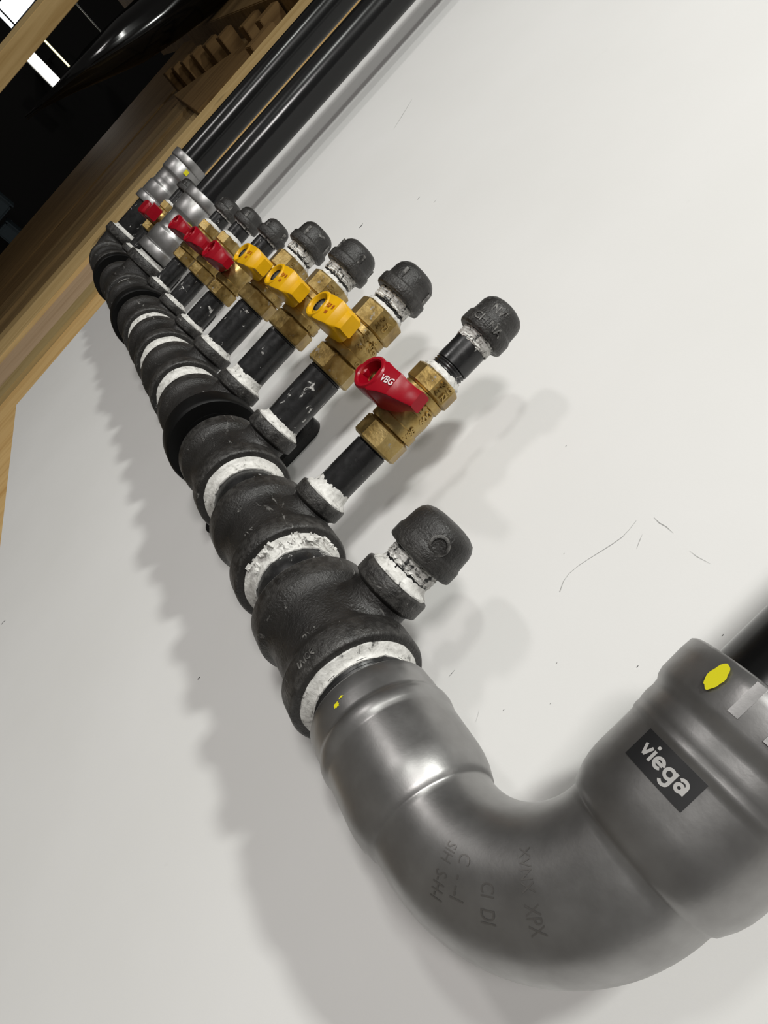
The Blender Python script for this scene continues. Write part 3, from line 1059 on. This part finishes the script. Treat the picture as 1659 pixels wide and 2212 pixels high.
def hcyl(phi, x, r):
    return (x - PX, r * math.cos(math.radians(phi)), r * math.sin(math.radians(phi)))


blob(pe, lambda u, v: hcyl(u, v, 29.62), blobpts(-0.5, -53.3, 2.6, 1.0, 4.1, am=0.8), MARKYELLOW, 'yellow_mark')
blob(pe, lambda u, v: hcyl(u, v, 29.62), blobpts(6.0, -51.9, 2.2, 0.45, 8.4, am=0.6), MARKYELLOW, 'yellow_mark')


# faint print on the bend
def tor(al, ph, r):
    rb = 51.2
    a, p = math.radians(al), math.radians(ph)
    rho = rb + r * math.cos(p)
    return (rb - rho * math.sin(a), r * math.sin(p), rb - rho * math.cos(a))


INKFAINT = plain('faint_ink', (0.235, 0.226, 0.218), 0.40, 0.87)
for al, ph0, tx, sz in ((27, 84, 'SIH  S-H-I', 4.4), (34.0, 86, 'C  - --I', 5.0), (44.5, 76, 'CI  DI', 4.6), (58.5, 85, 'XVNX  XPX', 4.4)):
    lettering('faint_print', tx, sz, lambda u, v, w: tor(al + math.degrees(v / 40.0), ph0 - math.degrees(u / 25.6), 25.62), INKFAINT, pe, 0, 0.0)

# nipple between elbow and first tee
t = thing('run_nipple', 'black threaded pipe with thick white ring next to the steel elbow', 'pipe', (-100, Y0, 0), group='short pipes joining the tees')
mb = MB()
mb.lathe([(0, 23), (0, 24.0)] + [(45, 24.1)] + thread(55, 73, 24.4) + [(73, 21)], 'X', 64)
mb.build('tube', PIPE, t, sharp=50)
make_paste_ring(t, 'X', 100 + TX[0] - 31.0, 24.2, 28.9, 4.8, 3.7, back=0.8)

# near riser pipe
o = MB().lathe([(60, 24.0), (1900, 24.0)], 'Z', 64, off=(0, 0, 0)).build('riser_pipe', RISER, None, loc=(PX, Y0, 0))
tag(o, 'black riser pipe rising from the large steel press elbow', 'pipe')


# ------------------------------------------------------------------ steel couplings and risers
def coupling_profile(L_):
    h = L_ / 2
    half = [(h, 24.4), (h, 30.8), (h - 0.5, 31.4), (h - 1.4, 31.7), (h - 12.5, 31.7), (h - 14, 31.2), (h - 15, 29.9), (h - 16.4, 29.8), (h - 17.4, 30.3), (h - 36, 30.3), (h - 37.5, 30.0), (h - 40, 28.4), (h - 41.5, 28.0), (h - 47, 28.0), (h - 48.5, 28.2), (h - 50, 28.3)]
    return [(-z, r) for z, r in half] + [(z, r) for z, r in half[::-1]]


def make_coupling(X, zc, L_, label, ymark):
    t = thing('press_coupling', label, 'coupling', (X, Y0, zc), group='steel press couplings under the risers')
    MB().lathe(coupling_profile(L_), 'Z', 72, cap0=False, cap1=False).build('body', STEEL, t, sharp=45)
    for ph, z in ymark:
        patch('yellow_mark', ph - 6, ph + 6, z - 4, z + 4, 31.95, MARKYELLOW, t, 5, 0.25)
    return t


make_coupling(X8, 113.5, 107, 'nearer steel press coupling, standing on the large outlet tee', [(168, 8)])
make_coupling(XE, 161.0, 104, 'farther steel press coupling, above the far corner elbow', [(175, 30)])
for X, z0, lab_ in ((X8, 100, 'nearer of the two tall black riser pipes at the far end'), (XE, 150, 'farther of the two tall black riser pipes at the far end')):
    o = MB().lathe([(z0, 24.15), (2100, 24.15)], 'Z', 64).build('riser_pipe', RISER, None, loc=(X, Y0, 0))
    tag(o, lab_, 'pipe')
for X, z0, z1, lab_ in ((X8, 46, 75, 'black stub with white paste under the nearer steel coupling'), (XE, 44, 122, 'black pipe between the far corner elbow and its steel coupling')):
    t = thing('riser_stub', lab_, 'pipe', (X, Y0, z0))
    h = z1 - z0
    MB().lathe([(0, 22), (0, 24)] + thread(0.5, 10, 24.0) + [(12, 24.1), (h, 24.1), (h, 22)], 'Z', 56).build('tube', PIPE, t, sharp=50)
    make_paste_ring(t, 'Z', 4.6, 24.0, 29.0, 6.5, X * 0.01, back=-0.6)


# ------------------------------------------------------------------ pipe clamps
def make_clamp(X, label):
    t = thing('pipe_clamp', label, 'clamp', (X, 0, 0), group='black clamps holding the manifold to the wall')
    mb = MB()
    mb.lathe([(-10, 25.5), (-10, 36.8), (-9, 37.8), (-7.5, 38.2), (7.5, 38.2), (9, 37.8), (10, 36.8), (10, 25.5)], 'X', 72, off=(0, Y0, 0), cap0=False, cap1=False)
    mb.build('ring', RUBBER, t, sharp=40)
    mb = MB()
    mb.lathe([(-11, 24.4), (-11, 27.5), (11, 27.5), (11, 24.4)], 'X', 56, off=(0, Y0, 0), cap0=False, cap1=False)
    mb.build('rubber_liner', RUBBER, t, sharp=40)
    # wall plate with rounded ends
    mb = MB()
    out = []
    w, hz = 12.5, 66.0
    for k in range(13):
        a = PI * k / 12
        out.append((w * math.cos(a), hz - w + w * math.sin(a)))
    for k in range(13):
        a = PI + PI * k / 12
        out.append((w * math.cos(a), -hz + w + w * math.sin(a)))
    mb.rings([[(x, y, z) for x, z in out] for y in (0.2, 8.0)])
    mb.build('wall_plate', BRACKET, t, sharp=40)
    MB().lathe([(6, 8), (22, 8)], 'Y', 24).build('standoff', BRACKET, t, sharp=40)
    for s in (-1, 1):
        MB().lathe([(7.5, 5.2), (10.5, 5.2), (11.5, 4.0)], 'Y', 6, off=(0, 0, s * 48)).build('plate_screw', BRACKET, t, sharp=30)
    return t


make_clamp(243.0, 'nearest black pipe clamp, between the two nearest yellow valves')
make_clamp(603.0, 'middle black pipe clamp, behind the small red valves')
make_clamp(826.0, 'farthest black pipe clamp, next to the far corner elbow')
